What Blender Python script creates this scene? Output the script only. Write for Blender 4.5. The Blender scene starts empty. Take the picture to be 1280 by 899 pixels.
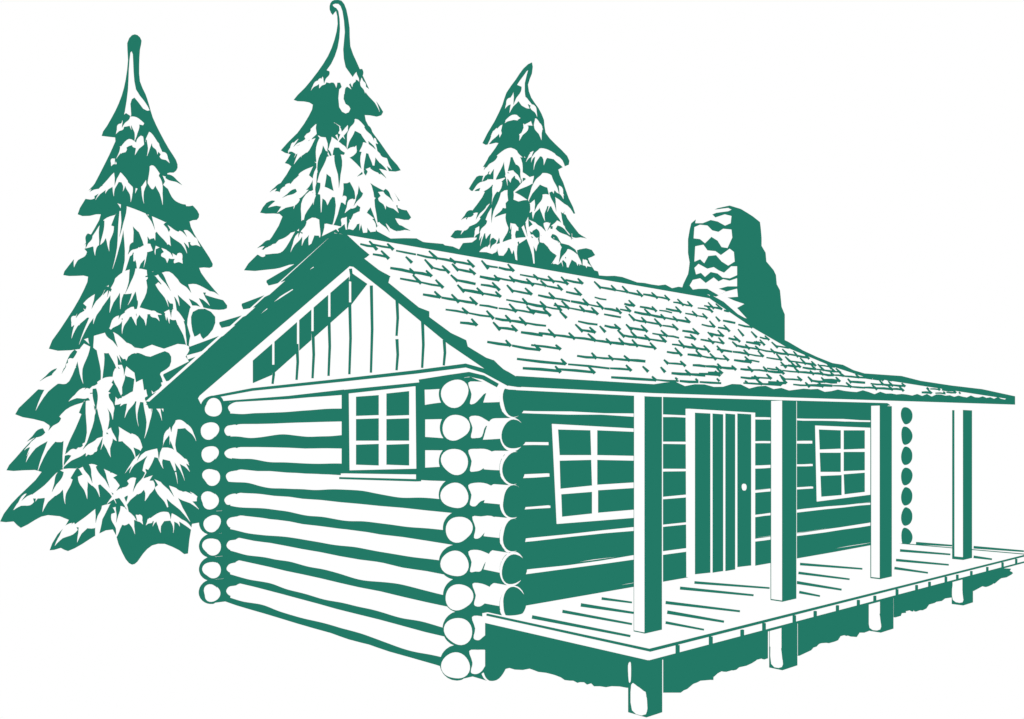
import bpy, math, random
from mathutils import Vector, Matrix
from mathutils.bvhtree import BVHTree
from mathutils.geometry import delaunay_2d_cdt
SC = bpy.context.scene
COL = SC.collection
F = 1132.0; HY = 547.0; CX = 640.0
CAM = Vector((0, 0, 2.5))
O = Vector((-.27, 9.23, 0))
DR = Vector((.7347, .6784, 0)).normalized()
DL = Vector((-DR.y, DR.x, 0))
ZZ = Vector((0, 0, 1))
def W(u, v, z): return O + DR*u + DL*v + ZZ*z
# ---------------------------------------------------------------- materials
def flat(name, col):
    m = bpy.data.materials.new(name); m.use_nodes = True
    nt = m.node_tree; nt.nodes.clear()
    e = nt.nodes.new('ShaderNodeEmission'); o = nt.nodes.new('ShaderNodeOutputMaterial')  # emission puts the light into the colour, so every surface glows evenly
    e.inputs[0].default_value = (*col, 1); nt.links.new(e.outputs[0], o.inputs[0])
    return m
GC = (.0168, .191, .133); WC = (1, 1, 1)
INK = flat('green_ink', GC); PAPER = flat('white_self_lit', WC)
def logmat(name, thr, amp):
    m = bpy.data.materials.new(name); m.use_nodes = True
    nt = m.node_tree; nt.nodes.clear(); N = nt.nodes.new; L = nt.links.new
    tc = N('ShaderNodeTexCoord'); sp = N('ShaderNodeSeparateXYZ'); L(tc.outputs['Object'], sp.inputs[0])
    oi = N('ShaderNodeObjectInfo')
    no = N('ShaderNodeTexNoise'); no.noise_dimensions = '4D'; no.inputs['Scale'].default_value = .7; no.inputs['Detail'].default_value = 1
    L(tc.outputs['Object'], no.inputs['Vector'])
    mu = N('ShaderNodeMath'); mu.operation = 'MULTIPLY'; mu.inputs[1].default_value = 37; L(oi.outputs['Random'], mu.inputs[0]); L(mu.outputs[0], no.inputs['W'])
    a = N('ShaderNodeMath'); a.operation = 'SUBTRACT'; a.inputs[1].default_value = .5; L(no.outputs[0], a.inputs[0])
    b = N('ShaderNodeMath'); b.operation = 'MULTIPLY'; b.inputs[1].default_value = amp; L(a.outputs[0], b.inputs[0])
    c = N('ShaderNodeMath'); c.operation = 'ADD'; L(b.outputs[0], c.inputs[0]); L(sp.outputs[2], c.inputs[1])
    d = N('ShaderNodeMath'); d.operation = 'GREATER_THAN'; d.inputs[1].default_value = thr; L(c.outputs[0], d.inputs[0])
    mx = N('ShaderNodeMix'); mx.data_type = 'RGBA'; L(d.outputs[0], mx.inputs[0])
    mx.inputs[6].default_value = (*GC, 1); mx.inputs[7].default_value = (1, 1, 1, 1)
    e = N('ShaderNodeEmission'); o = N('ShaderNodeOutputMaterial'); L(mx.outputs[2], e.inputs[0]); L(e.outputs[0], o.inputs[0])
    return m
LOGM = logmat('log_lit_top', -.015, .15)  # lit top and shaded underside painted into the log colour
MATS = [PAPER, INK, LOGM]
# ---------------------------------------------------------------- projection helpers
def ray(px, py): return Vector(((px-CX)/F, 1, (HY-py)/F))
def topx(p): return (CX+F*p.x/p.y, HY-F*(p.z-2.5)/p.y)
def hit(p, pl):
    p0, n = pl; d = ray(*p)
    return CAM + d*((p0-CAM).dot(n)/d.dot(n))
def PU(c): return (W(c, 0, 0), DR)
def PV(c): return (W(0, c, 0), DL)
def PZ(c): return (Vector((0, 0, c)), Vector((0, 0, -1)))
def smooth(pg, n=3, closed=True):
    out = []; k = len(pg)
    for i in range(k if closed else k-1):
        if closed: P = [Vector(pg[(i+j-1) % k]) for j in range(4)]
        else: P = [Vector(pg[min(max(i+j-1, 0), k-1)]) for j in range(4)]
        for q in range(n):
            t = q/n
            out.append(tuple(.5*((2*P[1])+(P[2]-P[0])*t+(2*P[0]-5*P[1]+4*P[2]-P[3])*t*t+(3*P[1]-P[0]-3*P[2]+P[3])*t**3)))
    if not closed: out.append(tuple(pg[-1]))
    return out
class MB:
    def __init__(s): s.v = []; s.f = []; s.m = []
    def add(s, vs, fs, m):
        b = len(s.v); s.v += [Vector(x) for x in vs]
        for f in fs: s.f.append([i+b for i in f]); s.m.append(m)
    def box(s, u0, u1, v0, v1, z0, z1, m):
        vs = [W(u, v, z) for z in (z0, z1) for (u, v) in ((u0, v0), (u1, v0), (u1, v1), (u0, v1))]
        s.add(vs, [(0,3,2,1), (4,5,6,7), (0,1,5,4), (1,2,6,5), (2,3,7,6), (3,0,4,7)], m)
    def prism(s, pts, pl, th, m):
        n = pl[1]; A = [hit(p, pl) for p in pts]; B = [a + n*th for a in A]; k = len(A)
        s.add(A+B, [list(range(k)), list(range(2*k-1, k-1, -1))] + [(i, (i+1) % k, k+(i+1) % k, k+i) for i in range(k)], m)
    def stroke(s, pts, pl, w, m, th=.004, w2=None):
        w2 = w if w2 is None else w2
        n = len(pts); l = []; r = []
        for i, p in enumerate(pts):
            a = Vector(pts[max(0, i-1)]); b = Vector(pts[min(n-1, i+1)]); d = (b-a).normalized(); q = Vector((-d.y, d.x))
            ww = (w+(w2-w)*i/(n-1))/2
            l.append(tuple(Vector(p)+q*ww)); r.append(tuple(Vector(p)-q*ww))
        for i in range(n-1): s.prism([l[i], l[i+1], r[i+1], r[i]], pl, th, m)
    def build(s, name, parent=None, loc=None):
        me = bpy.data.meshes.new(name)
        o = bpy.data.objects.new(name, me); COL.objects.link(o)
        off = Vector(loc) if loc is not None else Vector((0, 0, 0))
        me.from_pydata([tuple(x-off) for x in s.v], [], s.f)
        for m in MATS: me.materials.append(m)
        for p, mi in zip(me.polygons, s.m): p.material_index = mi
        me.update()
        o.location = off
        if parent:
            o.parent = parent
            o.matrix_parent_inverse = Matrix.Translation(-WORLD[parent.name])
        WORLD[o.name] = off
        return o
WORLD = {}
def empty(name, loc, label, cat, group=None):
    o = bpy.data.objects.new(name, None); COL.objects.link(o); o.location = loc
    o['label'] = label; o['category'] = cat
    if group: o['group'] = group
    WORLD[o.name] = Vector(loc); return o
# ---------------------------------------------------------------- ground
def gz(v): return .13 if v < -1.2 else (0 if v > -.3 else .13*(-.3-v)/.9)
g = MB(); vv = [-600, -60, -12, -3, -1.2, -.3, 0, 3, 7, 20, 80, 900]; uu = [-600, -60, -10, 0, 10, 30, 120, 900]
vs = [W(u, v, gz(v)-.002) for v in vv for u in uu]; nu = len(uu)
g.add(vs, [(j*nu+i, j*nu+i+1, (j+1)*nu+i+1, (j+1)*nu+i) for j in range(len(vv)-1) for i in range(nu-1)], 0)
go = g.build('ground'); go['kind'] = 'structure'; go['label'] = 'flat white snow covered ground around the cabin'; go['category'] = 'ground'
# ---------------------------------------------------------------- cabin
cab = empty('log_cabin', (O.x, O.y, 0), 'green and white log cabin with shingled roof, stone chimney and covered front porch on posts', 'cabin')
def cyl(m, a, b, r0, r1, mat, seg=28, rings=14, seed=0):
    d = (b-a).normalized(); s = d.cross(ZZ).normalized(); rg = random.Random(seed)
    vs = []
    for j in range(rings+1):
        t = j/rings; c = a.lerp(b, t); r = (r0+(r1-r0)*t)*(1+rg.uniform(-.025, .025))
        c = c + ZZ*rg.uniform(-.006, .006)
        for i in range(seg):
            an = 2*math.pi*i/seg; vs.append(c + s*math.cos(an)*r + ZZ*math.sin(an)*r)
    fs = [(j*seg+i, j*seg+(i+1) % seg, (j+1)*seg+(i+1) % seg, (j+1)*seg+i) for j in range(rings) for i in range(seg)]
    m.add(vs, fs, mat)
    return vs[:seg], vs[-seg:]
def disc(m, c, n, r, mat, rg, seg=26, th=.02):
    s = n.cross(ZZ).normalized(); ph = rg.uniform(0, 6)
    vs = [c + (s*math.cos(a) + ZZ*math.sin(a))*r*(1+.05*math.sin(2*a+ph)+.025*math.sin(3*a+ph)) for a in [2*math.pi*i/seg for i in range(seg)]]
    vb = [x - n*th for x in vs]
    m.add(vs+vb, [list(range(seg))] + [(i, (i+1) % seg, seg+(i+1) % seg, seg+i) for i in range(seg)], mat)
def dome(m, c, n, r, bulge, mat, seg=28, rings=8, ph=None):
    s = n.cross(ZZ).normalized(); vs = []
    for j in range(rings):
        a = math.pi/2*j/rings
        for i in range(seg):
            b = 2*math.pi*i/seg; k = 1 if ph is None else 1+.06*math.sin(2*b+ph)+.04*math.sin(3*b+2*ph)
            vs.append(c+(s*math.cos(b)+ZZ*math.sin(b))*r*k*math.cos(a)+n*bulge*math.sin(a))
    vs.append(c+n*bulge); k = len(vs)-1
    m.add(vs, [(j*seg+i, j*seg+(i+1) % seg, (j+1)*seg+(i+1) % seg, (j+1)*seg+i) for j in range(rings-1) for i in range(seg)] + [((rings-1)*seg+i, (rings-1)*seg+(i+1) % seg, k) for i in range(seg)], mat)
rg = random.Random(4)
V = 6.04
ZF = [.22+.34*k for k in range(9)]
ZG = [2.87-.34*k for k in range(9)][::-1]
for k, z in enumerate(ZF):      # front and back wall logs, slanted white saw cuts at the left
    for v0 in (.15, V-.15):
        near = v0 < 1
        a = W(-.235+rg.uniform(-.03, .03), v0, z)
        m = MB(); cyl(m, a, W(9.2, v0, z), .168, .166, 1, seed=k)
        dome(m, a, -DR, .176 if near else .182, .176 if near else .19, 1)
        cx, cy = topx(a); j = lambda q: rg.uniform(-q, q)
        if near:        # lit neck running from the saw cut into the notch
            x0 = cx+19; c1_, c2_ = j(4), j(4)
            m.prism(smooth([(x0-3,cy-13+j(2)),(x0+8,cy-15+j(1)),(x0+20,cy-12+c1_),(x0+34,cy-5+c1_),(x0+46+c2_,cy-1+c1_),(x0+30,cy-1+j(2)),(x0+20+c2_,cy+1+c2_),(x0+12,cy+7+j(4)),(x0+5,cy+13+j(2)),(x0-1,cy+12),(x0+1,cy)], 3), PV(-.028), .01, 0)
        else:
            x0 = cx+16
            m.prism(smooth([(x0+2,cy+j(1)),(x0+5,cy-5+j(1)),(x0+11,cy-7),(x0+17,cy-7),(x0+18,cy+1),(x0+16,cy+6),(x0+10,cy+6),(x0+5,cy+5+j(1))], 3), PV(V-.15-.19), .01, 0)
        lg = m.build('log', cab, loc=a)
        n = (-DR*.72-DL*.7).normalized() if near else (-DR*.47-DL*.88).normalized()
        e = MB(); dome(e, a + n*.12, n, (.135 if near else .127)+j(.004), .075, 0, ph=rg.uniform(0, 6))
        e.build('log_end', lg)
for k, z in enumerate(ZG):      # gable logs, green cut ends to the front
    for u0 in (.15, 9.12):
        near = u0 < 1
        a = W(u0, -.24 if k else .05, z)
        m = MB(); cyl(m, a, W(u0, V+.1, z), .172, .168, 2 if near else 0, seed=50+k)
        dome(m, a, -DL, .172, .04 if near else .02, 0)
        lg = m.build('log', cab, loc=a)
        e = MB(); dome(e, a - DL*.02, -DL, .156 if near else .148, .09 if near else .11, 1, ph=rg.uniform(0, 6)); e.build('log_end', lg)
for k in range(9):           # chinking seams on the front wall
    z = .39+.34*k
    if z < .8 or z > 2.9: continue
    m = MB(); r2 = random.Random(k)
    n = 16; us = [.1+9.0*i/n for i in range(n+1)]
    up = [W(u, -.035, z+.016+r2.uniform(-.008, .008)) for u in us]; dn = [W(u, -.035, z-.014+r2.uniform(-.008, .008)) for u in us]
    ub = [p+DL*.05 for p in up]; db = [p+DL*.05 for p in dn]
    m.add(up+dn+ub+db, [f for i in range(n) for f in ((i, i+1, n+2+i, n+1+i), (i, i+1, 2*n+3+i, 2*n+2+i), (n+1+i, n+2+i, 3*n+4+i, 3*n+3+i))], 0)
    m.build('chinking', cab)
# ---------- gable boarding
m = MB()
m.prism([(247,497),(437,333),(458,340),(520,388),(585,438),(640,475),(636,487),(612,481),(585,470),(520,478),(430,487),(300,500),(252,507)], PU(-.12), .1, 0)
gp = PU(-.126)
m.stroke([(262,497),(315,487),(430,475),(520,465),(582,457),(606,464),(636,480)], gp, 3, 1, w2=6)
m.stroke([(270,503),(360,497),(430,490)], gp, 2, 1, w2=6)
m.stroke([(524,478),(560,472),(586,468),(604,472),(622,482)], gp, 7, 1, w2=5)
def yr(x): return 345+(435-x)*.872     # just under the left rake
segs = [(316,340),(343,371),(374,389),(392,410),(413,436)]
for a, b in segs:  # shadow below the left rake, painted on the boards as green wedges
    lo = lambda x: min(yr(x)+39+(435-x)*.02, 487-(x-316)*.12-8)
    m.prism([(a, yr(a)+2), (b, yr(b)+2), (b, lo(b)), (a, lo(a))], PU(-.124), .003, 1)
m.prism([(439,341),(459,355),(439,381)], PU(-.124), .003, 1)  # painted rake shadow continued at the apex
for x, y0, y1 in ((341,456,480),(371,430,475),(391,414,473),(411,396,470),(437,378,468),(438,336,352),(464,357,466),(496,375,420),(496,424,463),(528,402,460),(555,425,457)):
    m.stroke([(x, y0), (x+1, (y0+y1)/2), (x-.5, y1)], gp, 3.6, 1, w2=2.6)
m.build('gable_boarding', cab)
# ---------- roof
def solve_v(px, py, u):
    k = (px-CX)/F; b = O + DR*u
    v = (k*b.y - b.x)/(DL.x - k*DL.y)
    p = b + DL*v; return Vector((p.x, p.y, 2.5+(HY-py)/F*p.y)), v
L0 = solve_v(418, 291, -.3)[0]; A6 = solve_v(645, 473, -.6)[0]
B6 = W(.2, -2.0, 0); B6.z = 2.5+(HY-481)/F*B6.y
R = [solve_v(*q)[0] for q in ((887,373,8.3),(940,409,8.5),(985,435,8.6),(1040,458,8.8),(1080,471,8.9),(1150,482,9.1),(1268,500,9.3))]
SI = [0, .2, .38, .56, .7, .84, 1]
TJ = [0, .08]+[.08+.92*j/14 for j in range(1, 15)]
grid = []
for i, s in enumerate(SI):
    l = L0.lerp(A6, s); row = []
    for j, t in enumerate(TJ):
        p = l.lerp(R[i], t)
        if i == 6: p = A6 if j == 0 else B6.lerp(R[6], (t-.08)/.92)
        if i == 5 and j > 0:
            q = B6.lerp(R[6], (t-.08)/.92); p = p.lerp(q, .35*(1-t))
        row.append(p)
    grid.append(row)
def S(s, t):
    s = min(max(s, 0), 1); t = min(max(t, 0), 1)
    i = max(k for k in range(6) if SI[k] <= s+1e-9); j = max(k for k in range(len(TJ)-1) if TJ[k] <= t+1e-9)
    a = (s-SI[i])/(SI[i+1]-SI[i]); b = (t-TJ[j])/(TJ[j+1]-TJ[j])
    return grid[i][j].lerp(grid[i][j+1], b).lerp(grid[i+1][j].lerp(grid[i+1][j+1], b), a)
m = MB(); nt_ = len(TJ); vs = [p for r in grid for p in r]
fs = [(i*nt_+j, i*nt_+j+1, (i+1)*nt_+j+1, (i+1)*nt_+j) for i in range(6) for j in range(nt_-1)]
fs = [t for q in fs for t in ((q[0], q[1], q[2]), (q[0], q[2], q[3]))]
ROOF = BVHTree.FromPolygons([tuple(p) for p in vs], fs)
m.add(vs, fs, 0); m.add([p-ZZ*.06 for p in vs], fs, 1)
bl = W(-.8, 6.97, 3.05); br = W(9.0, 7.2, 3.05)
m.add([L0, R[0], br, bl], [(0,1,2,3)], 0); m.add([p-ZZ*.05 for p in (L0, R[0], br, bl)], [(0,1,2,3)], 1)
def vstrip(m, pts, zt, zb, mat, off=Vector((0,0,0))):
    n = len(pts); a = [p+ZZ*zt(i)+off for i, p in enumerate(pts)]; b = [p+ZZ*zb(i)+off for i, p in enumerate(pts)]
    m.add(a+b, [(i, i+1, n+i+1, n+i) for i in range(n-1)], mat)
r5 = random.Random(9)
TOW = Vector((0,-1,0))*.02
rd = [S(0, q/40) for q in range(41)]; rdj = [r5.uniform(.05, .12) for _ in rd]
vstrip(m, rd, lambda i: rdj[i] if i > 0 else .0, lambda i: -.02, 1)
vstrip(m, [grid[i][0] for i in range(7)], lambda i: .0, lambda i: -.09, 0, TOW*.4)
rk = []
for i in range(6):
    for q in range(3): rk.append(R[i].lerp(R[i+1], q/3))
rk.append(R[6])
rj = [r5.uniform(.0, .08) for _ in rk]
vstrip(m, rk, lambda i: .05+rj[i]*.8, lambda i: -.04-rj[i]*.6, 1, TOW)
ev = [A6]+[B6.lerp(R[6], q/60) for q in range(61)]
ej = [r5.uniform(-.012, .03) for _ in ev]
vstrip(m, ev, lambda i: .008+ej[i], lambda i: -.075, 1, TOW)
vstrip(m, ev, lambda i: -.07, lambda i: -.105, 0, TOW*.9)
def mark(poly):
    out = []
    for p in poly:
        d = ray(*p); h = ROOF.ray_cast(CAM, d.normalized())
        if h[0] is None: return
        out.append(h[0]+Vector((0, -.02, .022)))
    m.add(out, [list(range(len(out)))], 1)
def strokes(pts, ws):
    n = len(pts); l = []; r = []
    for i, p in enumerate(pts):
        a = Vector(pts[max(0, i-1)]); b = Vector(pts[min(n-1, i+1)]); d = (b-a).normalized() if (b-a).length > 1e-6 else Vector((1, 0)); q = Vector((-d.y, d.x))*ws[i]/2
        l.append(tuple(Vector(p)+q)); r.append(tuple(Vector(p)-q))
    for i in range(n-1): mark([l[i], l[i+1], r[i+1], r[i]])
def shingle_marks():
    r = random.Random(77)
    for k, s0 in enumerate((.09, .19, .29, .39, .49, .59, .69, .79, .885, .955)):
        t = .008+r.uniform(0, .012); lev = r.choice((0, .012))
        while t < .97:
            w = r.uniform(.022, .038)*(1+.5*t); t2 = min(t+w, .988)
            far = 1-.3*t
            s = s0+lev+.015*t
            a = Vector(topx(S(s, t+.002))); b = Vector(topx(S(s+r.uniform(.0, .004), t2)))
            md = a.lerp(b, .5)+Vector((0, r.uniform(-.7, .7)))
            w1 = r.uniform(2.6, 4.2)*far
            if r.random() > .16: strokes([tuple(a), tuple(md), tuple(b)], [w1*.8, w1, w1*.9])
            L = r.uniform(11, 16)*far*(.75 if k > 6 else 1)
            dv = Vector((r.uniform(.62, .74), r.uniform(.66, .8)))*L
            if r.random() > .1:
                up = r.uniform(.6, .95)
                c0 = b-dv*up; c1 = b+dv*(1-up)*.9
                strokes([tuple(c0), tuple(c0.lerp(c1, .5)), tuple(c1)], [2.4*far, 3.4*far, 4.4*far])
            if r.random() < .4: lev = r.choice((0, .013, .024, -.01))
            t = t2 if r.random() < .86 else t2+r.uniform(.008, .02)
shingle_marks()
m.build('roof', cab)
# barge board on the right rake
m = MB(); e1 = (A6-L0).normalized(); nb = e1.cross(ZZ).normalized()
if nb.y < 0: nb = -nb
bp = (L0-nb*.04, nb)
m.prism([(412,291),(430,293),(446,308),(458,318),(452,323),(470,337),(484,345),(482,353),(520,384),(533,389),(533,396),(560,416),(579,425),(581,433),(604,447),(613,450),(625,461),(645,473),(647,484),(634,482),(604,460),(585,447),(560,430),(520,397),(480,364),(456,345),(437,330),(424,316),(410,299)], bp, .04, 1)
m.build('barge_board', cab)
# left soffit with ragged shingle ends
p1 = L0; p2 = hit((182,500), PU(-.8)); p3 = hit((247,497), PU(-.2))
nn = (p2-p1).cross(p3-p1).normalized()
if nn.y < 0: nn = -nn
m = MB()
m.prism([(420,289),(400,299),(374,318),(376,328),(333,353),(337,359),(374,344),(345,366),(302,382),(304,387),(336,381),(318,392),(274,405),(277,410),(306,404),(285,418),(236,436),(240,443),(268,434),(250,447),(204,470),(208,477),(228,471),(203,488),(181,499),(186,511),(240,511),(250,494),(437,329),(430,300)], (p1, nn), .03, 1)
for a, b, c in (((331,361),(356,353),(392,334)),((299,390),(328,384),(366,362)),((272,414),(304,405),(334,386)),((234,447),(266,436),(300,414)),((202,481),(228,472),(262,448))):
    m.stroke(smooth([a, b, c], 4, False), (p1-nn*.006, nn), 5, 0, w2=.8)
m.build('soffit', cab)
m = MB(); m.add([W(8.15,.35,3.15), W(8.15,5.6,3.15), W(8.15,3.05,4.85)], [(0,1,2)], 0); m.build('rear_gable_boarding', cab)
# ---------- chimney
rows = [(257,897,912,926),(260,884,914,934),(263,872,916,941),(268,864,917,950),(276,862,918,951),(288,860,918,952),(298,860,916,952),(306,860,918,957),(318,862,921,958),(327,861,921,967),(333,860,921,970),(345,854,922,971),(352,852,922,975),(362,850,922,976),(374,850,925,977),(384,850,928,981),(405,850,931,981),(436,850,935,981),(690,850,935,985)]
m = MB(); cm = W(9.0, 2.8, 0); rings = []
for y, xl, xm, xr in rows:
    M_ = hit((xm, y), (cm, Vector((0,1,0))))
    Lp = hit((xl, y), (M_, DR)); Rp = hit((xr, y), (M_, DL))
    Lp.z = Rp.z = M_.z
    rings.append([Lp, M_, Rp, Rp+(Lp-M_)])
vs = [p for r in rings for p in r]
m.add(vs, [(j*4+i, j*4+(i+1) % 4, j*4+4+(i+1) % 4, j*4+4+i) for j in range(len(rows)-1) for i in range(4)] + [(0,1,2,3)], 1)
cp = (cm-DR*.14+Vector((0,-.1,0)), DR)
for pg in ([(870,273),(877,266),(894,262),(910,260),(914,262),(910,264),(895,266),(890,268),(894,272),(906,268),(914,270),(913,279),(906,282),(897,277),(888,275),(878,279),(869,279)],
           [(868,284),(875,281),(884,282),(890,288),(898,290),(904,286),(914,287),(915,297),(909,310),(902,309),(897,301),(889,296),(881,304),(875,299),(867,298)],
           [(869,308),(879,306),(884,313),(894,314),(901,319),(912,311),(917,315),(918,327),(910,332),(902,327),(895,319),(885,320),(880,329),(875,324),(868,327)],
           [(868,335),(873,330),(884,336),(892,334),(898,338),(905,341),(914,333),(921,333),(921,344),(912,348),(903,347),(897,342),(888,340),(881,346),(876,341),(870,343)],
           [(862,357),(866,350),(875,348),(882,354),(892,347),(898,352),(904,349),(912,351),(921,348),(921,358),(909,358),(898,361),(907,364),(898,369),(884,361),(873,361),(866,362)],
           [(884,368),(895,371),(906,365),(921,361),(922,371),(909,372),(918,376),(930,380),(921,385),(933,398),(921,395),(912,387),(900,379)]):
    m.prism(pg, cp, .01, 0)
m.build('chimney', cab)
# ---------- windows and door
m = MB(); m.prism([(427,486),(525,473),(526,520),(526,590),(521,593),(427,595)], PU(-.09), .06, 1)
wn = m.build('window', cab)
m = MB(); m.prism([(436,492),(518,483),(519,586),(437,588)], PU(-.11), .015, 0); m.build('window_frame', wn)
m = MB()
for x0, x1, a, b in ((445,473,496,494),(483,511,492,489)):
    m.prism([(x0,a),(x1,b),(x1,519),(x0,520)], PU(-.118), .005, 1)
    m.prism([(x0,524),(x1,523),(x1,551),(x0,551)], PU(-.118), .005, 1)
    m.prism([(x0,556),(x1,555),(x1,582),(x0,581)], PU(-.118), .005, 1)
m.build('window_pane', wn)
m = MB(); m.prism([(426,592),(520,593.5),(520,599),(426,596.5)], PU(-.14), .07, 0)
m.prism([(424,596.5),(520,599),(520,602),(424,599)], PU(-.145), .07, 1); m.prism([(520,588),(530,586),(530,597),(520,600)], PU(-.146), .07, 1); m.build('window_sill', wn)
def fwin(out, inn, panes):
    m = MB(); m.prism(out, PV(-.05), .04, 1); wn = m.build('window', cab)
    m = MB(); m.prism(inn, PV(-.07), .015, 0); m.build('window_frame', wn)
    m = MB()
    for p in panes: m.prism(p, PV(-.078), .005, 1)
    m.build('window_pane', wn)
fwin([(686,526),(800,532),(800,655),(690,660)], [(691,530),(798,536),(798,647),(697,655)],
     [[(698,537),(738,538),(739,569),(700,569)], [(747,538),(795,540),(795,570),(747,569)], [(700,576),(739,575),(740,607),(701,611)],
      [(747,575),(795,576),(795,603),(747,606)], [(702,618),(740,615),(740,642),(703,646)], [(748,613),(795,610),(795,637),(748,641)]])
fwin([(1016,528),(1094,531),(1094,621),(1018,630)], [(1020,532),(1092,535),(1092,618),(1022,627)],
     [[(1024,537),(1051,538),(1051,561),(1025,562)], [(1055,538),(1081,538),(1081,561),(1055,562)], [(1025,566),(1051,566),(1051,590),(1026,590)],
      [(1055,565),(1081,565),(1081,588),(1055,589)], [(1026,595),(1052,594),(1052,619),(1027,621)], [(1055,593),(1081,591),(1081,615),(1056,618)]])
m = MB(); m.prism([(861,511),(944,516),(944,709),(862,722)], PV(-.07), .05, 0); dr = m.build('door', cab)
m = MB()
for x0, x1, y0, y1 in ((869,888,516,718),(891,904,517,716),(907,919,517,714),(922,939,517,709)):
    m.prism([(x0,y0),(x1,y0+1),(x1,y1-2),(x0,y1)], PV(-.076), .004, 1)
m.build('door_plank', dr)
m = MB(); c = hit((931,609), PV(-.1)); disc(m, c, -DL, .045, 0, rg); m.build('door_knob', dr)
# ---------- porch
m = MB()
m.box(-.06, 9.05, -2.16, -.02, .628, .72, 0)
zp = PZ(.724)
for a, b, w in (((665,771),(788,795),4),((703,764),(790,780),3.5),((726,756),(792,766),4),((752,748),(790,753),3),((834,765),(905,777),4),((832,753),(925,764),3.5),
                ((850,735),(942,744),3.5),((868,728),(962,735),3),((832,778),(880,787),3),((996,728),(1052,737),3.5),((998,716),(1062,724),3),((1000,705),(1078,711),3),((999,740),(1025,745),3),
                ((1120,700),(1186,706),3),((1118,710),(1160,716),3),((1125,688),(1188,693),3),((1145,679),(1190,682),3),((1217,684),(1280,689),3),((1217,696),(1240,699),3)):
    m.stroke([a, ((a[0]+b[0])/2, (a[1]+b[1])/2), b], zp, w, 1, w2=w*.6)
m.box(-.075, -.058, -2.17, -.1, .708, .727, 1)
m.box(-.075, 9.06, -2.185, -2.161, .708, .727, 1)
m.box(-.075, 9.06, -2.18, -2.15, .612, .63, 1)
m.box(9.0, 9.06, -2.16, .0, .7, .727, 1)
r7 = random.Random(3); u = .3
while u < 9:
    m.box(u, u+.03, -2.184, -2.161, .63, .70 if r7.random() < .6 else .69, 1)
    u += r7.uniform(.36, .6)
m.build('porch_deck', cab)
m = MB()
m.stroke([(655,760),(780,738),(864,723),(960,707),(1090,683)], PV(-.1), 3, 0); m.build('base_trim', cab)
def uat(px, v):
    k = (px-CX)/F; b = O+DL*v; return (k*b.y-b.x)/(DR.x-k*DR.y)
def post(name, px, v, z0, z1, su, sv, e, trim=True):
    u = uat(px, v)
    m = MB(); m.box(u, u+su, v, v+sv, z0, z1, 1)
    m.box(u-.006, u+.01, v+.004, v+sv-e, z0+e*1.2, z1, 0)
    if trim:
        m.box(u+su-.002, u+su+.028, v+.01, v+sv, z0, z1, 0)
    return m.build(name, cab)
for px, su, sv, e in ((806,.25,.13,.01),(978,.29,.145,.012),(1100,.33,.125,.014),(1204,.33,.155,.035)):
    post('support_post', px, -1.75, .722, 2.9, su, sv, e, px < 1150)
for px, su, sv, py, pgs in (
    (808,.215,.2,897,[[(789,856),(796,858),(804,864),(807,868),(807,893),(790,888)],[(785,832),(788,829),(788,850),(786,852)]]),
    (978,.29,.15,838,[[(964,797),(971,799),(975,807),(977,820),(977,834),(964,830)]]),
    (1101,.33,.16,791,[[(1086,762),(1092,760),(1098,765),(1100,774),(1100,787),(1087,785)]]),
    (1204,.34,.15,757,[[(1191,730),(1197,728),(1202,734),(1203,742),(1203,753),(1191,750)]])):
    v = -2.12; u = uat(px, v); Y = (O+DL*v).y+DR.y*u; z0 = 2.5-(py-HY)/F*Y
    m = MB(); m.box(u, u+su, v, v+sv, z0, .611, 1)
    for pg in pgs: m.prism(smooth(pg, 3), PU(u-.006), .01, 0)  # curved white highlight painted on the left face
    m.box(u+su-.001, u+su+.025, v+.01, v+sv, z0+.1, .611, 0)
    m.box(u-.022, u-.001, v+.01, v+sv-.02, z0+.22, .611, 0) if px > 900 else None
    m.build('deck_pier', cab)
sv_ = PV(-2.0)
rj2 = random.Random(12)
def rough(pts, k0, k1, amp):
    out = []
    for i, p in enumerate(pts):
        out.append(p)
        if k0 <= i < k1:
            q = pts[i+1]
            for f in (.3, .55, .8): out.append((p[0]+(q[0]-p[0])*f+rj2.uniform(-2, 2), p[1]+(q[1]-p[1])*f+rj2.uniform(-amp, amp)))
    return out
for pg, pl, k0, k1 in (([(830,813),(960,780),(960,823),(945,826),(930,833),(915,838),(897,842),(888,850),(872,853),(851,866),(829,866)], sv_, 2, 9),
    ([(999,768),(1086,746),(1086,789),(1066,796),(1056,794),(1044,802),(1024,805),(1014,813),(999,820)], sv_, 2, 7),
    ([(1119,738),(1190,719),(1190,747),(1168,754),(1150,763),(1138,763),(1126,770),(1119,772)], sv_, 2, 6),
    ([(1217,713),(1232,710),(1264,711),(1265,718),(1250,724),(1240,731),(1228,733),(1217,739)], sv_, 2, 6),
    ([(598,774),(640,785),(805,822),(806,835),(790,834),(784,860),(750,858),(730,853),(712,851),(690,843),(662,836),(628,836),(606,841),(586,841),(600,828),(598,800)], PU(-.03), 5, 12)):
    m = MB(); m.prism(rough(pg, k0, k1, 2), pl, .02, 1); m.build('under_deck_shade', cab)  # ragged green panels stand in for the shade under the deck
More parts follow.
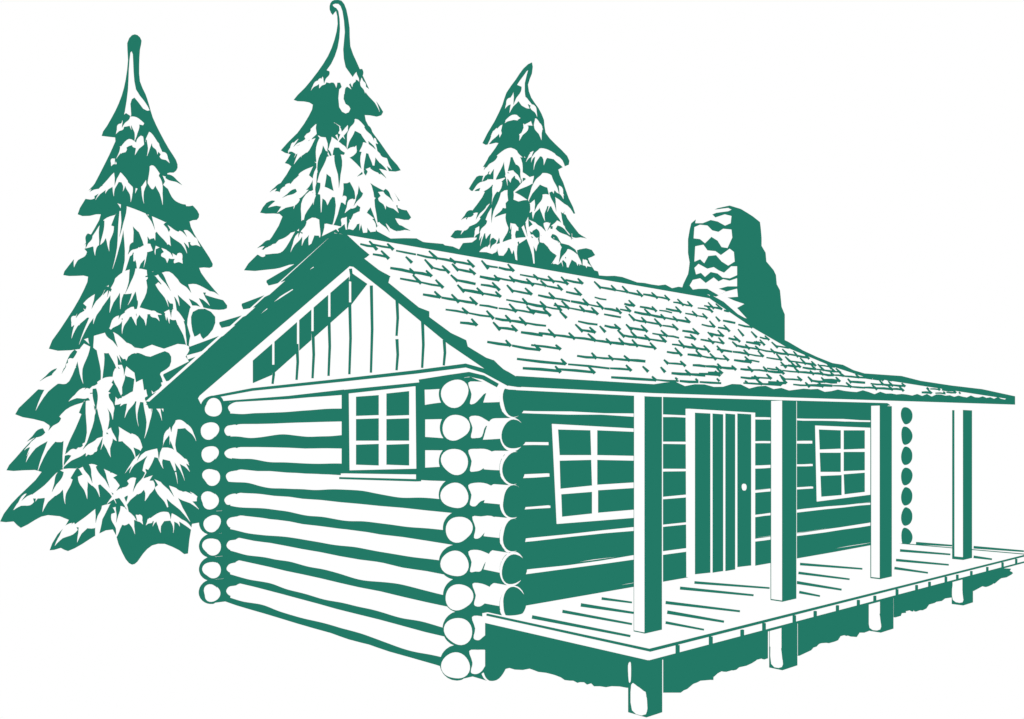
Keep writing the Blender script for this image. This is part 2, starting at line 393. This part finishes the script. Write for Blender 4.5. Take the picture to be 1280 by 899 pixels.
# ---------------------------------------------------------------- trees
def inside(p, poly):
    x, y = p; c = False; n = len(poly)
    for i in range(n):
        x0, y0 = poly[i]; x1, y1 = poly[(i+1) % n]
        if (y0 > y) != (y1 > y) and x < (x1-x0)*(y-y0)/(y1-y0)+x0: c = not c
    return c
def dist(p, poly):
    b = 1e9; x, y = p; n = len(poly)
    for i in range(n):
        x0, y0 = poly[i]; x1, y1 = poly[(i+1) % n]; dx = x1-x0; dy = y1-y0; l = dx*dx+dy*dy
        t = 0 if l == 0 else max(0, min(1, ((x-x0)*dx+(y-y0)*dy)/l))
        d = (x-x0-t*dx)**2+(y-y0-t*dy)**2
        if d < b: b = d
    return math.sqrt(b)
def rowhw(y, poly):
    xs = []; n = len(poly)
    for i in range(n):
        x0, y0 = poly[i]; x1, y1 = poly[(i+1) % n]
        if (y0 > y) != (y1 > y): xs.append((x1-x0)*(y-y0)/(y1-y0)+x0)
    return max(3, (max(xs)-min(xs))/2) if xs else 3
def tess(poly, step):
    pts = []; n = len(poly)
    for i in range(n):
        a = Vector(poly[i]); b = Vector(poly[(i+1) % n]); k = max(1, int((b-a).length/step))
        for q in range(k): pts.append(a.lerp(b, q/k))
    nb_ = len(pts); xs = [p.x for p in pts]; ys = [p.y for p in pts]
    y = min(ys)+step*.5; alt = 0
    while y < max(ys):
        x = min(xs)+step*(.5+.5*alt)
        while x < max(xs):
            if inside((x, y), poly) and dist((x, y), poly) > step*.4: pts.append(Vector((x, y)))
            x += step
        y += step*.87; alt ^= 1
    r = delaunay_2d_cdt(pts, [], [list(range(nb_))], 1, 1e-4)
    return r[0], r[2]
def hgt(p, poly):
    if not inside(p, poly): return 0
    d = dist(p, poly); w = rowhw(p[1], poly); d = min(d, w)
    return math.sqrt(max(0, d*(2*w-d)))*.8
def at(p, Y): return CAM + ray(p[0], p[1])*Y
def crown(m, poly, Yc, step, mat):
    vs, fs = tess(poly, step); h = [hgt((p.x, p.y), poly)*Yc/F if dist((p.x, p.y), poly) > .5 else 0 for p in vs]
    m.add([at(p, Yc-q) for p, q in zip(vs, h)], fs, mat); m.add([at(p, Yc+q) for p, q in zip(vs, h)], [f[::-1] for f in fs], mat)
def patch(m, pg, poly, Yc, mat=0, off=.1, step=8):
    try: vs, fs = tess(pg, step)
    except Exception: return
    h = [hgt((p.x, p.y), poly)*Yc/F for p in vs]
    m.add([at(p, Yc-q-off) for p, q in zip(vs, h)], fs, mat); m.add([at(p, Yc+q+off) for p, q in zip(vs, h)], [f[::-1] for f in fs], mat)
def blade(p, ang, ln, w, bend, n=8):
    c = []; a = ang-bend*.4; q = Vector(p)
    for i in range(n+1):
        c.append((q.copy(), a)); q = q+Vector((math.cos(a), math.sin(a)))*ln/n; a += bend/n
    l = []; r = []
    for i, (q, a) in enumerate(c):
        t = i/n; ww = w*.5*(1-t**1.5)*(.75+.5*math.sin(math.pi*min(1, t*1.6)))
        nr = Vector((-math.sin(a), math.cos(a)))*max(ww, .12)
        l.append(tuple(q+nr)); r.append(tuple(q-nr))
    return l+r[::-1]
def tier(r, sm, gm, outline, Yc, xl, yl, xc, yc, xr, yr_, th):
    wtot = xr-xl
    def yt(x):
        x = min(max(x, xl), xr)
        if x < xc: t = (xc-x)/(xc-xl); return yc+(yl-yc)*t**1.15
        t = (x-xc)/(xr-xc); return yc+(yr_-yc)*t**1.15
    def tk(x):
        t = (xc-x)/(xc-xl) if x < xc else (x-xc)/(xr-xc); return th*max(.3, 1-min(1, abs(t))**2)
    npc = 1 if wtot < 60 else (2 if wtot < 130 else 3)
    cuts = [xl]+[xl+wtot*(q/npc+r.uniform(-.12, .12)) for q in range(1, npc)]+[xr]
    for q in range(npc):
        a = cuts[q]+(2.5 if q else 0); b = cuts[q+1]-(2.5 if q < npc-1 else 0); dy = r.uniform(-12, 8) if q else r.uniform(-3, 3)
        fat = r.uniform(.75, 1.5); aoff = r.uniform(-.22, .22); big = r.uniform(.8, 1.4)
        n = max(3, int((b-a)/16)); top = []; bot = []
        for i in range(n+1):
            x = a+(b-a)*i/n; e = math.sin(math.pi*i/n)**.5
            top.append((x, yt(x)+dy+r.uniform(-.4, .15)*th*e-.5)); bot.append((x, yt(x)+dy+1+tk(x)*fat*e*r.uniform(.7, 1.1)))
        patch(sm, smooth(top+bot[::-1], 4), outline, Yc)
        x = a+r.uniform(1, 4)
        while x < b-1:        # long sweeping tongues of snow
            side = (x-xc)/max(20, wtot*.5); ang = math.pi/2-side*.95+aoff+r.uniform(-.1, .1)
            ww = r.uniform(6, 15)*(1 if wtot > 60 else .7)
            L = (tk(x)*.8+9)*r.choice((.6, 1.0, 1.4, 2.1))*r.uniform(.9, 1.15)*big
            patch(sm, blade((x-math.cos(ang)*2, yt(x)+dy+tk(x)*.35), ang, L+tk(x)*.5, ww, r.uniform(.2, .9)*(1 if side > 0 else -1)), outline, Yc)
            x += r.uniform(.7, 1.6)*ww
        x = a+r.uniform(5, 12)
        while x < b-3:        # dark needle fans of the bough above
            side = (x-xc)/max(20, wtot*.5); ang = math.pi/2-side*.95+aoff+r.uniform(-.15, .15)
            L = (tk(x)*1.0+6)*r.uniform(.6, 1.35)
            patch(gm, blade((x-math.cos(ang)*5, yt(x)+dy-8), ang, L+8, r.uniform(5, 9), r.uniform(.1, .6)*(1 if side > 0 else -1)), outline, Yc, 1, .16)
            x += r.uniform(15, 34)
def tree(outline, Yc, bands, extra, clumps, label, seed, trunk_px):
    base = at((trunk_px, 0), Yc); base.z = 0
    t = empty('pine_tree', base, label, 'tree', 'snowy conifers behind the cabin')
    outline = smooth(outline, 2)
    gm = MB(); crown(gm, outline, Yc, 9, 1)
    m = MB(); cyl(m, base, base+ZZ*3.0, .22, .14, 1); m.build('trunk', t)
    sm = MB(); r = random.Random(seed)
    for b in bands: tier(r, sm, gm, outline, Yc, *b)
    for pg in extra: patch(sm, smooth(pg, 2), outline, Yc)
    for pg in clumps: patch(gm, smooth(pg, 2), outline, Yc, 1, .17)
    gm.build('crown', t); sm.build('snow', t)
T1 = [(165,44),(172,44),(177,51),(175,62),(174,82),(175,102),(182,118),(186,130),(191,147),(200,166),(211,186),(220,200),(222,210),(217,216),(209,217),(216,233),(228,248),(242,258),(249,268),(246,275),(237,277),(243,293),(256,313),(266,330),(262,335),(249,335),(257,349),(271,366),(284,382),(280,387),(266,387),(252,384),(240,382),(236,392),(234,406),(238,420),(236,432),(246,442),(270,480),(290,520),(290,600),(262,650),(240,655),(235,692),(224,688),(206,680),(190,682),(179,692),(172,702),(165,706),(157,699),(148,680),(141,662),(122,668),(103,680),(85,689),(76,685),(62,688),(72,668),(86,650),(60,644),(44,650),(26,660),(17,652),(0,652),(14,630),(32,612),(52,590),(30,588),(8,588),(20,572),(40,550),(62,532),(42,524),(19,518),(34,500),(60,476),(92,450),(108,436),(88,438),(61,436),(75,412),(92,386),(105,362),(110,346),(96,345),(79,344),(86,332),(101,313),(118,286),(126,268),(112,270),(97,268),(106,250),(117,232),(131,205),(141,184),(144,172),(127,170),(134,157),(144,139),(152,120),(157,100),(160,75),(159,54)]
T2 = [(418,0),(427,1),(433,12),(437,35),(438,58),(446,78),(456,100),(467,122),(479,140),(471,146),(456,144),(462,160),(475,178),(489,198),(501,213),(485,214),(471,211),(485,230),(499,250),(514,272),(505,275),(494,273),(502,285),(514,299),(532,303),(572,319),(560,420),(540,560),(340,560),(330,440),(372,350),(372,330),(350,335),(336,337),(305,338),(322,318),(340,296),(353,271),(342,267),(325,266),(336,250),(350,230),(364,208),(356,204),(363,193),(351,188),(372,166),(386,145),(391,131),(380,127),(367,125),(381,110),(397,90),(410,70),(418,50),(422,30),(420,14),(416,19),(412,12),(413,4)]
T3 = [(665,78),(665,92),(660,106),(664,122),(673,135),(680,150),(682,166),(694,180),(709,195),(711,206),(698,212),(704,228),(711,248),(719,267),(707,268),(715,281),(730,300),(744,319),(735,323),(743,338),(750,349),(740,430),(730,560),(600,560),(585,430),(570,318),(590,303),(596,297),(578,298),(563,296),(580,276),(596,256),(606,240),(595,239),(586,236),(600,215),(612,195),(623,179),(614,180),(603,179),(618,152),(628,131),(633,116),(645,99),(654,86)]
b1 = [(148,160,166,148,182,158,7),(140,203,158,172,172,178,10),(176,176,184,164,206,200,12),(114,246,150,214,164,232,14),(176,218,188,208,236,256,20),(102,310,150,264,246,308,26),(160,312,190,304,226,322,8),(92,400,165,336,262,362,28),(146,396,172,380,200,390,12),(206,392,218,388,230,402,9),(56,484,120,426,160,442,26),(108,488,150,466,180,474,14),(40,558,110,502,150,512,24),(150,502,180,490,205,510,14),(208,540,222,520,236,532,9),(92,566,140,542,168,552,15),(176,566,205,556,234,576,16),(36,622,100,584,145,592,24),(150,614,185,594,234,616,20),(92,656,140,628,175,638,15),(186,650,208,640,230,652,7)]
e1 = [[(163,66),(166,68),(167,90),(170,112),(180,126),(187,138),(179,136),(168,122),(163,130),(164,144),(158,152),(151,158),(156,140),(160,112),(161,88)],
      [(158,440),(164,434),(178,436),(190,431),(205,436),(222,430),(238,434),(232,446),(236,452),(222,462),(214,466),(212,474),(204,488),(196,500),(190,492),(182,500),(176,488),(166,490),(168,474),(158,470),(162,458)]]
c1 = [[(160,446),(170,441),(178,443),(188,446),(206,439),(214,446),(212,458),(204,464),(200,468),(204,480),(192,491),(187,484),(180,488),(178,474),(170,478),(168,466),(158,458)],[(241,390),(256,386),(269,396),(266,412),(254,424),(250,417),(243,421),(239,404)],
      [(148,196),(158,190),(168,204),(184,210),(182,226),(172,236),(160,228),(158,214),(148,208)]]
b2 = [(396,104,416,94,432,104,7),(440,96,448,90,462,116,8),(378,173,404,148,424,156,11),(432,158,446,150,470,176,12),(366,182,402,168,430,182,13),(440,184,460,178,484,200,10),(346,242,410,196,486,232,28),(356,252,400,234,430,246,8),(440,250,462,244,502,264,13),(326,317,395,276,425,283,18),(428,273,450,265,502,290,14)]
e2 = [[(416,6),(423,5),(428,14),(431,40),(429,62),(432,84),(442,98),(436,106),(428,112),(424,100),(412,104),(402,98),(414,80),(422,60),(425,36),(423,14),(418,9)],[(424,112),(432,108),(430,122),(438,136),(432,142),(424,134)]]
c2 = [[(396,152),(404,148),(414,152),(424,158),(422,168),(408,172),(396,168)],[(402,264),(410,260),(417,266),(416,276),(406,280),(401,272)],[(430,118),(442,114),(454,122),(470,138),(460,143),(444,136),(432,130)]]
b3 = [(636,125,650,113,666,132,7),(616,168,640,148,652,148,8),(655,158,668,150,678,162,7),(606,211,636,182,655,194,13),(664,188,680,182,702,197,10),(602,229,640,221,662,229,7),(664,220,684,212,704,240,13),(580,278,636,240,660,250,20),(662,258,684,248,710,262,14),(596,286,650,270,724,302,15),(684,282,700,278,722,304,9),(606,312,652,297,698,310,8),(696,318,714,312,738,332,8)]
e3 = [[(655,94),(660,88),(656,104),(657,124),(662,136),(652,132),(646,124),(638,128),(644,110)]]
c3 = [[(628,156),(642,150),(654,154),(652,166),(640,172),(628,170)],[(632,254),(640,249),(648,252),(660,250),(663,262),(658,276),(650,286),(644,280),(636,278),(634,266)]]
tree(T1, 17.0, b1, e1, c1, 'largest snow laden pine tree left of the cabin, boughs reaching almost to the ground', 3, 165)
tree(T2, 20.0, b2, e2, c2, 'tall pine tree with curled tip rising behind the front end of the roof ridge', 8, 425)
tree(T3, 22.0, b3, e3, c3, 'smallest pine tree, behind the middle of the roof ridge, nearest the chimney', 5, 655)
# ---------------------------------------------------------------- world, light, camera
w = bpy.data.worlds.new('World'); SC.world = w; w.use_nodes = True
w.node_tree.nodes['Background'].inputs[0].default_value = (1, 1, 1, 1); w.node_tree.nodes['Background'].inputs[1].default_value = 1
sl = bpy.data.lights.new('sun', 'SUN'); sl.energy = 3; sl.angle = math.radians(.5); so = bpy.data.objects.new('sun', sl); COL.objects.link(so); so.rotation_euler = (math.radians(50), 0, math.radians(-40))
SC.view_settings.view_transform = 'Standard'; SC.view_settings.look = 'None'; SC.view_settings.exposure = 0
c = bpy.data.cameras.new('camera'); co = bpy.data.objects.new('camera', c); COL.objects.link(co)
co.location = CAM; co.rotation_euler = (math.radians(90), 0, 0); c.sensor_width = 36; c.lens = F/1280*36; c.shift_y = (HY-449.5)/1280; c.clip_end = 3000
SC.camera = co
